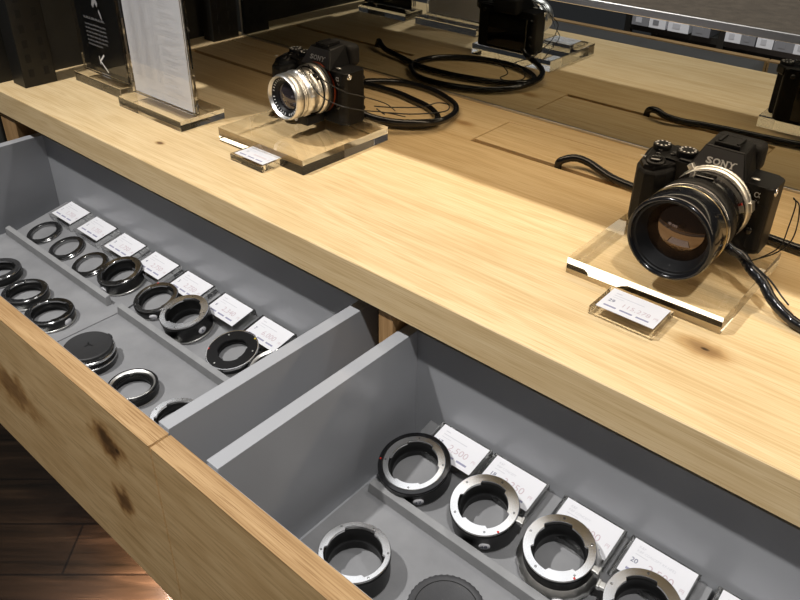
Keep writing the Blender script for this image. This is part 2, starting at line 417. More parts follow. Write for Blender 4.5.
# inserts: flat base, a tier that rises to the back and a lip strip along the tier
SL = .203
def tz(y): return -.1665 + SL * (y - .0226)
ZI = -.1845
TILT = math.atan(SL)
def insert(x0, x1, sx0, sx1, label):
    cx = (x0 + x1) / 2
    t = thing('drawer_insert', label, 'display insert', (cx, -.1, -.2125), group='grey stepped display inserts in the drawers')
    tr = Matrix.Translation((-cx, .1, .2125))
    MB().box(x0 - .004 if x0 < -1.05 else x0, x1, -.2195, -.0722, -.2123, ZI, .0006).box(x0 + .002, x1, -.0722, .0222, -.2123, ZI - .0038).build('base_board', M['felt'], t, xf=tr)
    a, b = -.0720, .0222
    MB().hexa([(x0 + .002, a, ZI - .0035), (x1, a, ZI - .0035), (x1, b, ZI - .0035), (x0 + .002, b, ZI - .0035)],
              [(x0 + .002, a, tz(a)), (x1, a, tz(a)), (x1, b, tz(b)), (x0 + .002, b, tz(b))], .0004).build('raised_tier', M['felt'], t, xf=tr)
    MB().hexa([(sx0 - .002, -.0797, ZI + .0001), (sx1 + .002, -.0797, ZI + .0001), (sx1 + .002, -.0722, ZI + .0001), (sx0 - .002, -.0722, ZI + .0001)],
              [(sx0, -.0792, -.1722), (sx1, -.0792, -.1722), (sx1, -.0722, -.1705), (sx0, -.0722, -.1705)], .0006).build('lip_strip', M['felt_edge'], t, xf=tr)
insert(-1.108, -.7975, -1.104, -.822, 'grey stepped display board holding the thinnest rings at the far left')
insert(-.7960, -.486, -.793, -.505, 'grey stepped display board under the black capped ring stack')
insert(-.3605, -.0610, -.352, -.075, 'grey stepped display board in the front drawer, under the scalloped cap')
insert(-.0597, .236, -.045, .225, 'grey stepped display board at the very right edge, mostly out of view')

# ------------------------------------------------------------------ lens adapter rings
NRM = Vector((0, -SL, 1)).normalized()
def sector(a, c, w):
    d = (a - c + PI) % (2 * PI) - PI
    return abs(d) < w / 2
def bayonet(ri, tab, c0=0.3, n=3, w=.95):
    return lambda a: ri - (tab if any(sector(a, c0 + 2 * PI * k / n, w) for k in range(n)) else 0)

def adapter(name, label, x, y, R, H, style='chrome', tier=True, num=None, rot=0.0, dot_ang=None, red_ang=None, lever=None, ri=None, screws=5, foot=False, cat='lens adapter', ringw=None):
    g = 'lens mount adapter rings in the open drawers'
    z = tz(y) + .0001 if tier else ZI + .0001
    t = thing(name, label, cat, (x, y, z + .0002), (TILT, 0, 0) if tier else (0, 0, 0), g)
    ri = ri or R * .74
    rz = Matrix.Rotation(rot, 4, 'Z')
    def part(mb, nm, m): return mb.build(nm, m, t, xf=rz)
    if style == 'thin':
        notch = lambda a: R - (.0012 if any(sector(a, c, .16) for c in (.5, 2.6, 4.4)) else 0)
        part(MB().ring(ri + .001, R, 0, H * .55, fo=notch), 'outer_ring', M['chrome_dark'])
        part(MB().ring(ri, R * .965, H * .55, H, fi=bayonet(ri, -.0006, .4, 3, .5)), 'threaded_ring', M['gunmetal'])
        return t
    b = MB()
    top = H - .0022
    # hollow body with inner steps
    prof = [(ri + .0012, 0), (R * .93, 0), (R * .93, .0022), (R * .985, .0026), (R * .985, top - .003), (R, top - .0024), (R, top), (ri + .0006, top), (ri, top - .002), (ri, H * .55), (ri - .0016, H * .5), (ri - .0016, H * .36), (ri - .0002, H * .3), (ri - .0002, .001)]
    if style == 'waist': prof[3:6] = [(R * .93, H * .22), (R * .93, H * .34), (R * .985, H * .44), (R * .985, top - .003)]
    b.lathe(prof, 72, close=True); part(b, 'barrel', M['black_matt'] if style != 'gloss' else M['black_gloss'])
    # lower mount ring
    part(MB().ring(ri + .0016, R * (1.015 if foot else .955), .0006 if foot else -.0001, .0030 if foot else .0018, n=72, ch=.0003), 'lower_mount', M['silver'])
    rw = ringw or R * .86
    if style in ('chrome', 'waist'):
        part(MB().ring(ri, R * .99, top, H, fi=bayonet(ri + .0014, .0026, .9), ch=.0005), 'mount_ring', M['chrome'])
    elif style == 'black_rim':
        part(MB().ring(ri, R * .87, top, H, fi=bayonet(ri + .0010, .002, .9), ch=.0007), 'mount_ring', M['chrome'])
        part(MB().ring(R * .87, R, top - .0003, H - .0002, ch=.0008), 'outer_rim', M['black_gloss'])
    elif style == 'smoked':
        part(MB().ring(ri, R * .985, top, H, fi=bayonet(ri + .001, .0018, .2), ch=.0007), 'mount_ring', M['chrome_dark'])
    elif style == 'black_face':
        part(MB().ring(ri, R * .965, top, H, fi=bayonet(ri - .002, .0012, .2), ch=.0006), 'mount_ring', M['black'])
        part(MB().ring(R * .965, R * 1.02, top - .001, H - .0002, ch=.0004), 'outer_rim', M['chrome'])
    elif style == 'bevel':
        part(MB().lathe([(R * .90, top), (R * .90, H), (R * .87, H + .0002), (ri, top - .004), (ri, top - .0045), (R * .9, top)], 72), 'mount_ring', M['silver'])
        part(MB().ring(R * .90, R * 1.0, top - .0003, H, ch=.0012), 'outer_rim', M['black_gloss'])
    if style == 'gloss':
        part(MB().ring(ri, R * .985, top, H, ch=.0012), 'mount_ring', M['chrome_dark'])
    # screws
    if screws and style in ('chrome', 'waist', 'smoked', 'black_face', 'black_rim'):
        rs = (ri + R * (.87 if style == 'black_rim' else .98)) / 2 + .0008
        for k in range(screws):
            a = .5 + 2 * PI * k / screws
            T = Matrix.Translation((math.cos(a) * rs, math.sin(a) * rs, H))
            part(MB().lathe([(.0011, .0), (.0011, .00012), (.0007, .00006), (0, .00006)], 12, T=T), 'screw_head', M['chrome_dark'] if style != 'black_face' else M['silver'])
    if red_ang is not None:
        rr = R * .94
        MB().lathe([(.0010, H - .0001), (.0010, H + .0003), (0, H + .0004)], 12, T=Matrix.Translation((math.cos(red_ang) * rr, math.sin(red_ang) * rr, 0))).build('index_dot', M['red'], t)
    if dot_ang is not None:
        # white number sticker on the barrel
        T = Matrix.Rotation(dot_ang, 4, 'Z') @ Matrix.Translation((R * .985 + .0003, 0, H * .42)) @ Matrix.Rotation(PI / 2, 4, 'Y') @ Matrix.Rotation(PI / 2, 4, 'Z')
        q = MB(); q.lathe([(.0044, -.0006), (.0044, .0004), (0, .0004)], 28, m=M['paper'], T=T @ Matrix.Diagonal((1.15, .95, 1, 1)))
        if num: put_text(q, num, -.0031 if len(num) > 1 else -.0017, -.0021, .0058, M['ink_dark'], T=T, bold=.02, z=.0006)
        q.build('number_sticker', M['paper'], t)
    if lever is not None:
        T = Matrix.Rotation(lever, 4, 'Z')
        MB().box(R - .001, R + .0055, -.0028, .0028, H - .0065, H - .0015, .0007).box(R + .004, R + .0062, -.0036, .0036, H - .007, H - .001, .0005).build('release_lever', M['silver'], t, xf=T)
    return t

A = 'lens_adapter'
adapter(A, 'thin dark metal ring nearest the left end of the back row', -1.0555, -.043, .0262, .005, 'thin', ri=.0186, rot=.3)
adapter(A, 'thin dark metal ring, second from the left end of the back row', -.9858, -.0441, .0262, .006, 'thin', ri=.0186, rot=1.3)
adapter(A, 'thin smoked metal ring standing just left of the tall black ring with a silver foot', -.9204, -.0447, .0258, .0055, 'thin', ri=.0186, rot=2.2)
adapter(A, 'black ring and silver foot, at the right end of the left lip strip', -.8481, -.0364, .0303, .020, 'smoked', ri=.0225, rot=1.0, dot_ang=-1.5, screws=6, foot=True)
adapter(A, 'black ring with a narrow polished rim, tucked behind the tall one with a silver rim', -.7640, -.0375, .0290, .015, 'smoked', ri=.0225, red_ang=2.4, dot_ang=-.8)
adapter(A, 'tall black ring with a wide silver rim and round white sticker on its side', -.6951, -.0384, .0306, .027, 'chrome', ri=.0222, dot_ang=.0, num='6', screws=4, foot=True)
adapter(A, 'low ring with a broad black face, silver edge and red and yellow marks', -.6074, -.0385, .0312, .012, 'black_face', ri=.0200, red_ang=-2.6, screws=3)
adapter(A, 'bright chrome ring half hidden behind the grey side of the left drawer', -.548, -.0288, .0296, .011, 'bevel', ri=.021)
adapter(A, 'smoked black ring cut off by the left edge of the photo in the front row', -.9905, -.1415, .0300, .015, 'smoked', False, ri=.0215)
adapter(A, 'dark ring second from the left edge in the front row of the left drawer', -.9120, -.1415, .0288, .015, 'smoked', False, ri=.0220, rot=.9, dot_ang=-2.0, foot=True)
adapter(A, 'dark ring with a white sticker on its barrel, just left of the black capped stack', -.8440, -.1430, .0296, .015, 'smoked', False, ri=.0225, rot=2, dot_ang=.3, foot=True)
adapter(A, 'low black ring with a sloping silver throat, right of the black capped stack', -.6438, -.1507, .0278, .014, 'bevel', False, ri=.0205)
adapter(A, 'silver topped ring at the corner of the left drawer beside its grey side panel', -.5659, -.1473, .0275, .014, 'chrome', False, ri=.021, rot=.5)
adapter(A, 'black ring with a red dot and sticker 17 in the front drawer', -.3276, -.0379, .0352, .023, 'black_rim', ri=.0240, num='17', dot_ang=-.80, red_ang=-2.65, screws=4)
adapter(A, 'black ring with a wide chrome face and sticker 18', -.2451, -.0375, .0313, .029, 'chrome', ri=.0222, num='18', dot_ang=-.98, red_ang=-.54, rot=-.2, lever=.2)
adapter(A, 'chrome faced ring on a scalloped silver collar, standing before the 4,000 price card', -.1709, -.0340, .0308, .0305, 'waist', ri=.0222, red_ang=-.6, rot=.2, lever=.05)
adapter(A, 'chrome faced ring at the bottom edge, before the right hand 2,500 card', -.0954, -.036, .0305, .028, 'chrome', ri=.0222, rot=.1, lever=3.25)
adapter(A, 'tall chrome rimmed ring alone in the front row, beside the oak drawer front', -.3005, -.1522, .0310, .028, 'chrome', False, ri=.0248, rot=.15, dot_ang=-.92, screws=6)

# scalloped collar of the ring marked 19
for o in list(COL.objects):
    if o.name.startswith(A) and 'scalloped silver' in str(o.get('label', '')):
        MB().lathe([(.0300, .0035), (.0350, .0042), (.0350, .0125), (.0305, .0160)], 96, mod=lambda a, k: 1 + (.012 * math.cos(a * 20) if k in (1, 2) else 0)).build('scalloped_collar', M['silver'], o)
        T = Matrix.Rotation(-1.05, 4, 'Z') @ Matrix.Translation((.0362, 0, .0080)) @ Matrix.Rotation(PI / 2, 4, 'Y') @ Matrix.Rotation(PI / 2, 4, 'Z')
        q = MB(); q.lathe([(.0042, -.0010), (.0042, .0004), (0, .0004)], 28, m=M['paper'], T=T @ Matrix.Diagonal((1.2, .8, 1, 1)))
        put_text(q, '19', -.0029, -.0019, .0052, M['ink_dark'], T=T, bold=.02, z=.0006); q.build('number_sticker', M['paper'], o)
    if o.name.startswith(A) and 'broad black face' in str(o.get('label', '')):
        MB().lathe([(.0013, .0118), (.0013, .0124), (0, .0125)], 12, T=Matrix.Translation((.010, .0275, 0))).build('index_dot', M['yellow'], o)

# capped stack
t = thing('capped_lens_adapter', 'short silver and black ring stack closed by a flat black cap with an emblem', 'lens adapter', (-.7301, -.1528, ZI + .0003), group='lens mount adapter rings in the open drawers')
MB().lathe([(.020, 0), (.0290, 0), (.0290, .006), (.0298, .0065), (.0298, .0105), (.0290, .011), (.0290, .0152), (.020, .0152)], 72, close=True).build('barrel', M['black_gloss'], t)
MB().ring(.020, .0296, .0153, .0185, ch=.0008).build('silver_band', M['chrome'], t)
MB().ring(.020, .0303, .0085, .0100, ch=.0003).build('silver_band', M['chrome'], t)
cp = MB().lathe([(.024, .0186), (.0278, .0188), (.0278, .0235), (.0266, .0246), (.0254, .0243), (0, .0242)], 80).box(-.004, .004, .0255, .0296, .0192, .0240, .001).build('cap', M['cap_dark'], t)
e = MB(); T = Matrix.Translation((0, 0, .0244))
e.face([T @ Vector(p) for p in ((-.0010, -.004, 0), (.0006, -.004, 0), (.0006, .0005, 0), (.0052, .0030, 0), (.0046, .0044, 0), (.0, .0022, 0), (-.0048, .0042, 0), (-.0054, .0030, 0), (-.0010, .0003, 0))])
e.build('emblem', M['black_matt'], cp)
# scalloped cap
t = thing('rear_lens_cap', 'round dark grey cap with a scalloped rim lying flat at the bottom edge', 'lens cap', (-.2163, -.1339, ZI + .0002))
MB().lathe([(0, 0), (.0315, 0), (.0322, .001), (.0322, .0110), (.0312, .012), (.0280, .0122), (.0268, .0114), (0, .0112)], 160, mod=lambda a, k: 1 + (.012 * math.cos(a * 40) if k in (2, 3) else 0)).build('cap_shell', M['cap'], t)
MB().ring(.0258, .0266, .0112, .0116, ch=.0001).build('rim_line', M['black_matt'], t)

# ------------------------------------------------------------------ price cards
def price_card(label, x, y, z, rot, num, price, w=.0615, d=.0400, h=.011, big=1.0, group='acrylic price card holders in the drawers', flip=False, title='XXX'):
    t = thing('price_card_holder', label, 'price tag', (x, y, z), rot, group)
    MB().box(-w / 2, w / 2, -d / 2, d / 2, 0, h, .0003, seg=1).clear(2, 'acrylic_far' if z > -.1 else 'acrylic_face').build('acrylic_block', M['acrylic'], t)
    c = MB(); cw, cd = w - .0065, d - .0055
    c.box(-cw / 2 + .0008, cw / 2 + .0008, -cd / 2 + .0012, cd / 2 + .0012, h + .00005, h + .0005).build('price_card', M['paper'], t)
    q = MB(); zz = h + .0006
    if title:
        put_text(q, 'K&F', -.0205, .0118, .0034, M['ink_light'], z=zz)
        put_text(q, title, -.0205, .0078, .0032, M['ink_light'], z=zz)
    else:                                        # lettering too fine to read in the photo
        q.box(-.0205, -.0150, .0122, .0132, zz - .0001, zz, m=M['ink_light'])
        q.box(-.0205, .0080, .0084, .0092, zz - .0001, zz, m=M['ink_light'])
    q.box(-.0205, -.0095, .0050, .0055, zz - .0001, zz, m=M['ink_light'])
    if num: put_text(q, num, -.0215, -.0030, .0062, M['ink_dark'], z=zz, bold=.01)
    else: q.box(-.0195, -.0155, -.0028, .0008, zz - .0001, zz, m=M['ink_light'])
    if price: put_text(q, price, -.0070 if len(price) < 7 else -.0085, -.0048, .0104 if len(price) < 7 else .0084, M['ink_price'], z=zz, bold=-.008)
    else: q.box(-.0040, .0190, -.0040, -.0008, zz - .0001, zz, m=M['ink_faint'])
    put_text(q, '円', .0215, -.0044, .0042, M['ink_price'], z=zz)
    for k in range(3): q.box(-.0215 + k * .0152, -.0098 + k * .0152, -.0115, -.0094, zz - .0001, zz, m=M['ink_bar'])
    q.build('printing', M['ink_light'], t)
    return t

cards = [(-1.0597, '1', '1,750', 'price card 1,750 at the far left end of the row'), (-.985, '2', '1,750', 'price card 1,750 second from the left, behind the second thin ring'),
         (-.9091, '3', '1,750', 'price card 1,750 directly left of the first 2,750 card'), (-.8302, '4', '2,750', 'price card 4 reading 2,750 behind the ring with the silver foot'),
         (-.7545, '5', '2,750', 'price card 5 reading 2,750 behind the tall ring with the silver rim'), (-.6744, '6', '2,340', 'price card reading 2,340 in the left drawer'),
         (-.5989, '7', '6,000', 'price card reading 6,000 nearest the side of the left drawer'), (-.3101, '17', '2,500', 'price card 17 reading 2,500 in the corner of the front drawer'),
         (-.2459, '18', '3,250', 'price card 18 reading 3,250'), (-.168, '19', '4,000', 'price card 19 reading 4,000'),
         (-.1019, '20', '2,500', 'price card 20 reading 2,500, nearest the right edge but one'), (-.0263, '', '', 'price card cut off by the bottom right corner')]
titles = [''] * 8 + ['K&F CONCEPT', 'K&F CONCEPT', 'K&F CONCEPT KF-NFE2', '']
for (x, n, p, lb), ti in zip(cards, titles):
    y = .0225 - .0400 / 2 * math.cos(TILT) - .0008
    price_card(lb, x + (.0075 if x < -.5 else 0), y, tz(y) + .0003, (TILT, 0, 0), n, p, title=ti)
price_card('clear price card 29 reading 115,278 in front of the right camera block', -.2018, .0975, .0002, (0, 0, .0), '29', '115,278', w=.060, d=.041, h=.0085, group='acrylic price card holders on the worktop', title='')
price_card('clear price card in front of the left camera block', -.7010, .0945, .0002, (0, 0, 0), '', '', w=.060, d=.039, h=.0085, group='acrylic price card holders on the worktop', title='')

# ------------------------------------------------------------------ acrylic blocks
def block(label, x0, x1, y0, y1, h, face='acrylic_face'):
    cx, cy = (x0 + x1) / 2, (y0 + y1) / 2
    MBo = MB().box(x0 - cx, x1 - cx, y0 - cy, y1 - cy, 0, h)
    o = MBo.clear(2, face).build('acrylic_display_block', M['acrylic'], None, loc=(cx, cy, .0002))
    return tag(o, label, 'display stand', 'square clear acrylic blocks under the cameras')
block('square clear acrylic block carrying the camera with the silver lens', -.791, -.629, .104, .256, .019, 'acrylic_far')
block('square clear acrylic block with bright edges under the big black lens', -.2815, -.1325, .124, .272, .017)
BL, BR = .0193, .0173

# ------------------------------------------------------------------ sign stands
def sign(label, x0, x1, y0, y1, h, cardm, fill, group=None):
    cx, cy = (x0 + x1) / 2, (y0 + y1) / 2
    t = thing('acrylic_sign_stand', label, 'sign', (cx, cy, .0002), group='clear acrylic sign stands on the left end of the worktop')
    w = (x1 - x0) / 2; d = (y1 - y0) / 2
    MB().box(-w, w, -d, d, 0, .015, .0004, seg=1).clear(2, 'acrylic_sheet').build('base_block', M['acrylic'], t)
    yo = -.006
    MB().box(-w - .002, w - .004, yo - .0042, yo - .0008, .0152, h, .0003, seg=1).box(-w - .002, w - .004, yo + .0008, yo + .0042, .0152, h, .0003, seg=1).clear(1, 'acrylic_sheet').build('clear_sheet', M['acrylic'], t)
    c = MB().box(-w + .001, w - .012, yo - .0005, yo + .0005, .017, h - .003).build('insert_card', cardm, t)
    q = MB(); fill(q, Matrix.Translation((0, yo - .0046, 0)) @ Matrix.Rotation(PI / 2, 4, 'X'), w, h); q.build('printing', M['ink_light'], c)
    return t
def fill_black(q, T, w, h):
    rnd = random.Random(3)
    for k in range(7):
        z = .098 - k * .0062 + (.003 if k == 0 else 0)
        ln = .074 - (.02 if k == 6 else 0) + rnd.uniform(-.004, .002)
        q.add_mesh(text_mesh('lorem ipsum dolor sit amet elit'.replace('lorem', 'ー一二三')[:0] + ('■' * 0) + 'ILIILILIIILIILILIIIL'), T @ Matrix.Translation((-.036, z, 0)) @ Matrix.Diagonal((ln / 8.2 * 1.02, .0034 if k else .0052, 1, 1)), M['greytext'])
    # emblem: a slanted K like mark
    for a, b, wd in (((.004, .050), (-.010, .038), .0028), ((-.010, .039), (.009, .024), .0026), ((-.011, .046), (-.0105, .033), .0018)):
        p = Vector((*a, 0)); r = Vector((*b, 0)); n = (r - p).normalized().cross(Vector((0, 0, 1))) * wd / 2
        q.face([T @ v for v in (p + n, p - n, r - n, r + n)], M['white'])
    for k in range(2): q.box(0, 0, 0, 0, 0, 0) if False else q.face([T @ Vector(v) for v in ((-.012, .019 - k * .004, 0), (.012, .019 - k * .004, 0), (.012, .020 - k * .004, 0), (-.012, .020 - k * .004, 0))], M['greytext'])
    # pale abstract figure at the top
    pts = [(-.006, .150), (.001, .138), (-.006, .124), (-.002, .120), (.004, .128), (.009, .122), (.012, .128), (.007, .138), (.014, .156), (.010, .158), (.003, .144), (-.002, .154)]
    q.face([T @ Vector((x, z, 0)) for x, z in pts], M['greytext'])
    q.face([T @ Vector((x, z, 0)) for x, z in ((.010, .116), (.015, .106), (.018, .105), (.016, .114), (.012, .120))], M['greytext'])
def fill_white(q, T, w, h):
    rnd = random.Random(5)
    base = text_mesh('ILIILILIIILIILILIIIL')
    for k in range(80):
        z = h - .010 - k * .0027
        if z < .045: break
        for cx, cw in ((-.060, .022), (-.035, .026), (-.006, .012)):
            q.add_mesh(base, T @ Matrix.Translation((cx, z, 0)) @ Matrix.Diagonal((cw / 8.2 * rnd.uniform(.75, 1.0), .0020, 1, 1)), M['ink_list'])
    z = h - .012
    while z > .028:
        n = rnd.choice((1, 2, 2, 3))
        for k in range(n):
            q.add_mesh(base, T @ Matrix.Translation((.013, z, 0)) @ Matrix.Diagonal((.050 / 8.2 * rnd.uniform(.45, 1.0), .0022, 1, 1)), M['greytext'] if k == 0 else M['ink_light'])
            z -= .0040
            if z < .028: break
        z -= .0055
sign('clear stand with a black card at the left end by the steel upright', -1.163, -1.030, .106, .162, .215, M['card_black'], fill_black)
sign('clear stand with a white printed list of small columns of text', -1.005, -.852, .087, .160, .235, M['paper'], fill_white)

# ------------------------------------------------------------------ steel uprights
def upright(label, x0, x1, y0, y1):
    cx, cy = (x0 + x1) / 2, (y0 + y1) / 2
    t = thing('shelf_upright', label, 'shelf post', (cx, cy, .0002), group='black slotted steel shelf uprights')
    MB().box(x0 - cx, x1 - cx, y0 - cy, y1 - cy, 0, .60, .001).build('post', M['steel_black'], t)
    s = MB()
    for k in range(20):
        z = .015 + k * .0225
        s.box(x1 - cx + .0002, x1 - cx + .0007, -.016, -.008, z, z + .012).box(x1 - cx + .0002, x1 - cx + .0007, .008, .016, z, z + .012)
    s.build('slots', M['dark_void'], t)
upright('black slotted steel upright at the front left corner of the worktop', -1.220, -1.180, .032, .084)
upright('black steel upright at the back left corner where the mirror begins', -1.216, -1.186, .393, .452)
# ------------------------------------------------------------------ mirror and upper shelf
t = thing('counter_mirror', 'long low bronze mirror standing along the back edge of the worktop', 'mirror', (-.3, MY, .0002))
MB().box(-.884, .85, 0, .005, .0032, .245).build('mirror_sheet', M['mirror'], t)
MB().box(-.884, .85, -.0022, .0064, 0, .0034, .0004, seg=1).box(-.8868, -.8842, -.0015, .0064, .0, .245, .0003, seg=1).build('aluminium_trim', M['alu'], t)
t = thing('upper_shelf', 'grey brown shelf board with a thin bright front edge above the mirror', 'shelf', (-.3, .29, .246))
MB().box(-.876, .85, -.188, .185, 0.006, .0112, .0003, seg=1).build('shelf_board', M['shelf_felt'], t)
MB().box(-.876, .85, -.1905, -.1885, .0065, .0124, .0004, seg=1).build('front_trim', M['alu'], t)

# ------------------------------------------------------------------ mirrorless cameras
K = .00105
AX = 41.0
def mm(): return Matrix.Scale(K, 4)
def rrect(x0, x1, y0, y1, r, n=5):
    P = []
    for cx, cy, a0 in ((x1 - r, y0 + r, -90), (x1 - r, y1 - r, 0), (x0 + r, y1 - r, 90), (x0 + r, y0 + r, 180)):
        for k in range(n + 1):
            a = math.radians(a0 + 90 * k / n); P.append((cx + r * math.cos(a), cy + r * math.sin(a)))
    return P
LA = Matrix.Translation((0, 0, AX)) @ Matrix.Rotation(PI / 2, 4, 'X')      # z of a lathe -> forward (-y)

def camera_body(label, x, y, z, rz):
    c = thing('mirrorless_camera', label, 'camera', (x, y, z), (0, 0, rz), 'black mirrorless cameras on acrylic blocks')
    def P(mb, nm, m, parent=None): return mb.build(nm, m, parent or c, xf=mm())
    body = P(MB().prism(rrect(-62, 48, -5, 32, 7), 0.4, 68, 2.2, top=lambda a, b: 69 - (2.5 if a > 36 else 0) + 0 * b), 'body', M['black'])
    # leather covering on the front right
    P(MB().prism(rrect(32.5, 47.2, -5.8, 20, 6), 6, 50, 1.0), 'leatherette', M['rubber'])
    # grip
    gp = [(-75, 2), (-74, -13), (-69, -22), (-60, -27), (-50, -25), (-43, -17), (-39, -6), (-38, 14), (-62, 16), (-72, 12)]
    P(MB().prism(gp[::1], 1, 60, 4.0, top=lambda a, b: 59 + (b + 27) * .20), 'grip', M['rubber'])
    P(MB().prism([(-73, 4), (-71, -14), (-64, -22), (-54, -22), (-45, -12), (-38, -2), (-38, 26), (-62, 30), (-73, 20)], 58, 69, 2.5, top=lambda a, b: 64 + min((b + 22) * .2, 6)), 'top_deck', M['black'])
    P(MB().box(-40, -20, -3, 28, 63, 71, 2.0), 'top_plate', M['black'])
    # shutter button and power ring
    T = Matrix.Translation((-57, -12, 66.5)) @ Matrix.Rotation(math.radians(12), 4, 'X')
    P(MB().lathe([(9, -3), (9, .5), (8, 1.5), (6, 1.6)], 40, T=T), 'power_ring', M['black'])
    P(MB().lathe([(5.2, .5), (5.2, 3.0), (4.6, 3.5), (0, 3.2)], 32, T=T), 'shutter_button', M['black_gloss'])
    T2 = Matrix.Translation((-57, -12, 68.3)) @ Matrix.Rotation(math.radians(12), 4, 'X')
    P(MB().box(-13.5, -9.0, -1.2, .6, .1, .5).box(-9.5, -8.0, 4, 5.2, .1, .5) if False else MB().add_mesh(text_mesh('ON', .02), T2 @ Matrix.Translation((-15, -2, .2)) @ Matrix.Scale(3.2, 4)), 'power_marking', M['white'])
    # dials
    def dial(dx, dy, r, h0, n, mk):
        d = P(MB().lathe([(r, h0), (r, h0 + 6.2), (r - .8, h0 + 7), (0, h0 + 7)], 72, mod=lambda a, k: 1 + (.02 * math.cos(a * 24) if k < 2 else 0), T=Matrix.Translation((dx, dy, 0))), 'dial', M['black'])
        q = MB()
        for k in range(n):
            a = 2 * PI * k / n
            T = Matrix.Translation((dx, dy, h0 + 7.15)) @ Matrix.Rotation(a, 4, 'Z') @ Matrix.Translation((r * .72, 0, 0))
            q.box(0, 0, 0, 0, 0, 0) if False else q.face([T @ Vector(v) for v in ((-1.1, -.8, 0), (1.1, -.8, 0), (1.1, .8, 0), (-1.1, .8, 0))], M['white'])
        P(q, 'dial_markings', M['white'], d)
        return d
    dial(-37, 10, 9.5, 69, 11, True)
    dial(-63.5, 15, 8.5, 67, 9, False)
    for bx, by in ((-49, 6), (-61, 2)):
        P(MB().lathe([(2.6, 69), (2.6, 71.2), (0, 71.5)], 20, T=Matrix.Translation((bx, by, -1 - (1.0 if bx < -50 else 0)))), 'custom_button', M['black_gloss'])
    P(MB().add_mesh(text_mesh('C2'), Matrix.Translation((-51, 9.5, 70.3)) @ Matrix.Scale(3, 4)).add_mesh(text_mesh('C1'), Matrix.Translation((-63, 5.5, 70.3)) @ Matrix.Scale(3, 4)), 'button_lettering', M['greytext'])
    # viewfinder hump
    hump = P(MB().hexa([(-30, -8, 66), (24, -8, 66), (21, 30, 66), (-28, 30, 66)], [(-20, 3, 89), (15, 3, 89), (15, 30, 91), (-20, 30, 91)], 1.4), 'viewfinder_hump', M['black'])
    # slanted grey plate carrying the maker's lettering
    def pl(u, v, off): # u along x, v up the slope 0..1
        return Vector((u, -8 + 11 * v - off, 66 + 23 * v + off * .45))
    P(MB().hexa([pl(-27.5, .08, .2), pl(21.5, .08, .2), pl(21.5, .08, -1), pl(-27.5, .08, -1)], [pl(-20, .95, .2), pl(14.5, .95, .2), pl(14.5, .95, -1), pl(-20, .95, -1)]), 'front_plate', M['logo_plate'])
    # lettering with slab serifs
    q = MB()
    tilt = Matrix.Translation((-3, -8.35, 66.15)) @ Matrix.Rotation(math.atan2(23, 11), 4, 'X')
    y0 = 9.3; hgt = 6.2; u0 = -12.2
    def bar(x0, x1, a, b2): q.face([tilt @ Vector(v) for v in ((x0, a, .12), (x1, a, .12), (x1, b2, .12), (x0, b2, .12))], M['white'])
    def letter(ch, cx, wd):
        me = text_mesh(ch, .035); xs = [v.co.x for v in me.vertices]; ys = [v.co.y for v in me.vertices]
        sx = wd / (max(xs) - min(xs)); sy = hgt / (max(ys) - min(ys))
        q.add_mesh(me, tilt @ Matrix.Translation((cx - wd / 2 - min(xs) * sx, y0 - min(ys) * sy, .12)) @ Matrix.Diagonal((sx, sy, 1, 1)), M['white'])
    letter('S', -9.2, 5.6); letter('O', -2.6, 6.6); letter('N', 4.3, 5.4); letter('Y', 11.0, 6.2)
    for cx in (1.9, 6.7): bar(cx - 1.1, cx + 1.1, y0, y0 + 1.0) if cx < 5 else bar(cx - 1.1, cx + 1.1, y0 + hgt - 1.0, y0 + hgt)
    bar(.9, 2.4, y0 + hgt - 1, y0 + hgt); bar(9.7, 12.3, y0, y0 + 1.0); bar(7.0, 9.6, y0 + hgt - .95, y0 + hgt); bar(12.4, 15.0, y0 + hgt - .95, y0 + hgt)
    P(q, 'maker_lettering', M['white'])
    P(MB().box(-12, 7, 8, 27, 90, 92.2, .3).box(-12, -9.5, 8, 27, 92, 94, .2).box(4.5, 7, 8, 27, 92, 94, .2).box(-14, 9, 5.5, 8, 89, 93.0, .5), 'hot_shoe', M['black'])
    P(MB().box(-24, 23, 29, 49, 62, 90, 6.5, seg=4), 'eyecup', M['rubber'])
    P(MB().box(-38, 36, 32.0, 37.5, 6, 58, 1.2), 'rear_screen', M['screen'])
    for bx, bz in ((41.5, 54), (41.5, 28), (41.5, 15), (-48, 60)): P(MB().lathe([(3, 31.5), (3, 33.5), (0, 33.8)], 20, T=Matrix.Rotation(-PI / 2, 4, 'X') @ Matrix.Translation((bx, -bz, 0))), 'rear_button', M['black_gloss'])
    # right deck detail, lug and lettering
    P(MB().lathe([(0, 0), (2.5, 0), (2.5, .4), (0, .5)], 20, T=Matrix.Translation((29, 3, 69.2)) @ Matrix.Diagonal((1.6, 1, 1, 1))), 'sensor_mark', M['silver'])
    P(MB().lathe([(3.6, 0), (3.6, 1.2), (2.2, 1.6), (2.2, .2), (1.2, .2), (1.2, 2.0), (0, 2.0)], 24, T=Matrix.Translation((47.4, 3, 62)) @ Matrix.Rotation(PI / 2, 4, 'Y') @ Matrix.Rotation(0, 4, 'Z')), 'strap_lug', M['chrome'])
    fr = Matrix.Translation((0, -6.95, 0)) @ Matrix.Rotation(PI / 2, 4, 'X')
    qq = MB(); put_text(qq, 'α', 32.5, 56.5, 9.0, M['white'], T=fr @ Matrix.Translation((0, 0, -1.2))); put_text(qq, '7', 34.5, 51.2, 4.4, M['greytext'], T=fr @ Matrix.Translation((0, 0, -1.2))); put_text(qq, 'II', 37.2, 51.4, 3.0, M['greytext'], T=fr @ Matrix.Translation((0, 0, -1.2)), bold=.02)
    P(qq, 'model_lettering', M['white'])
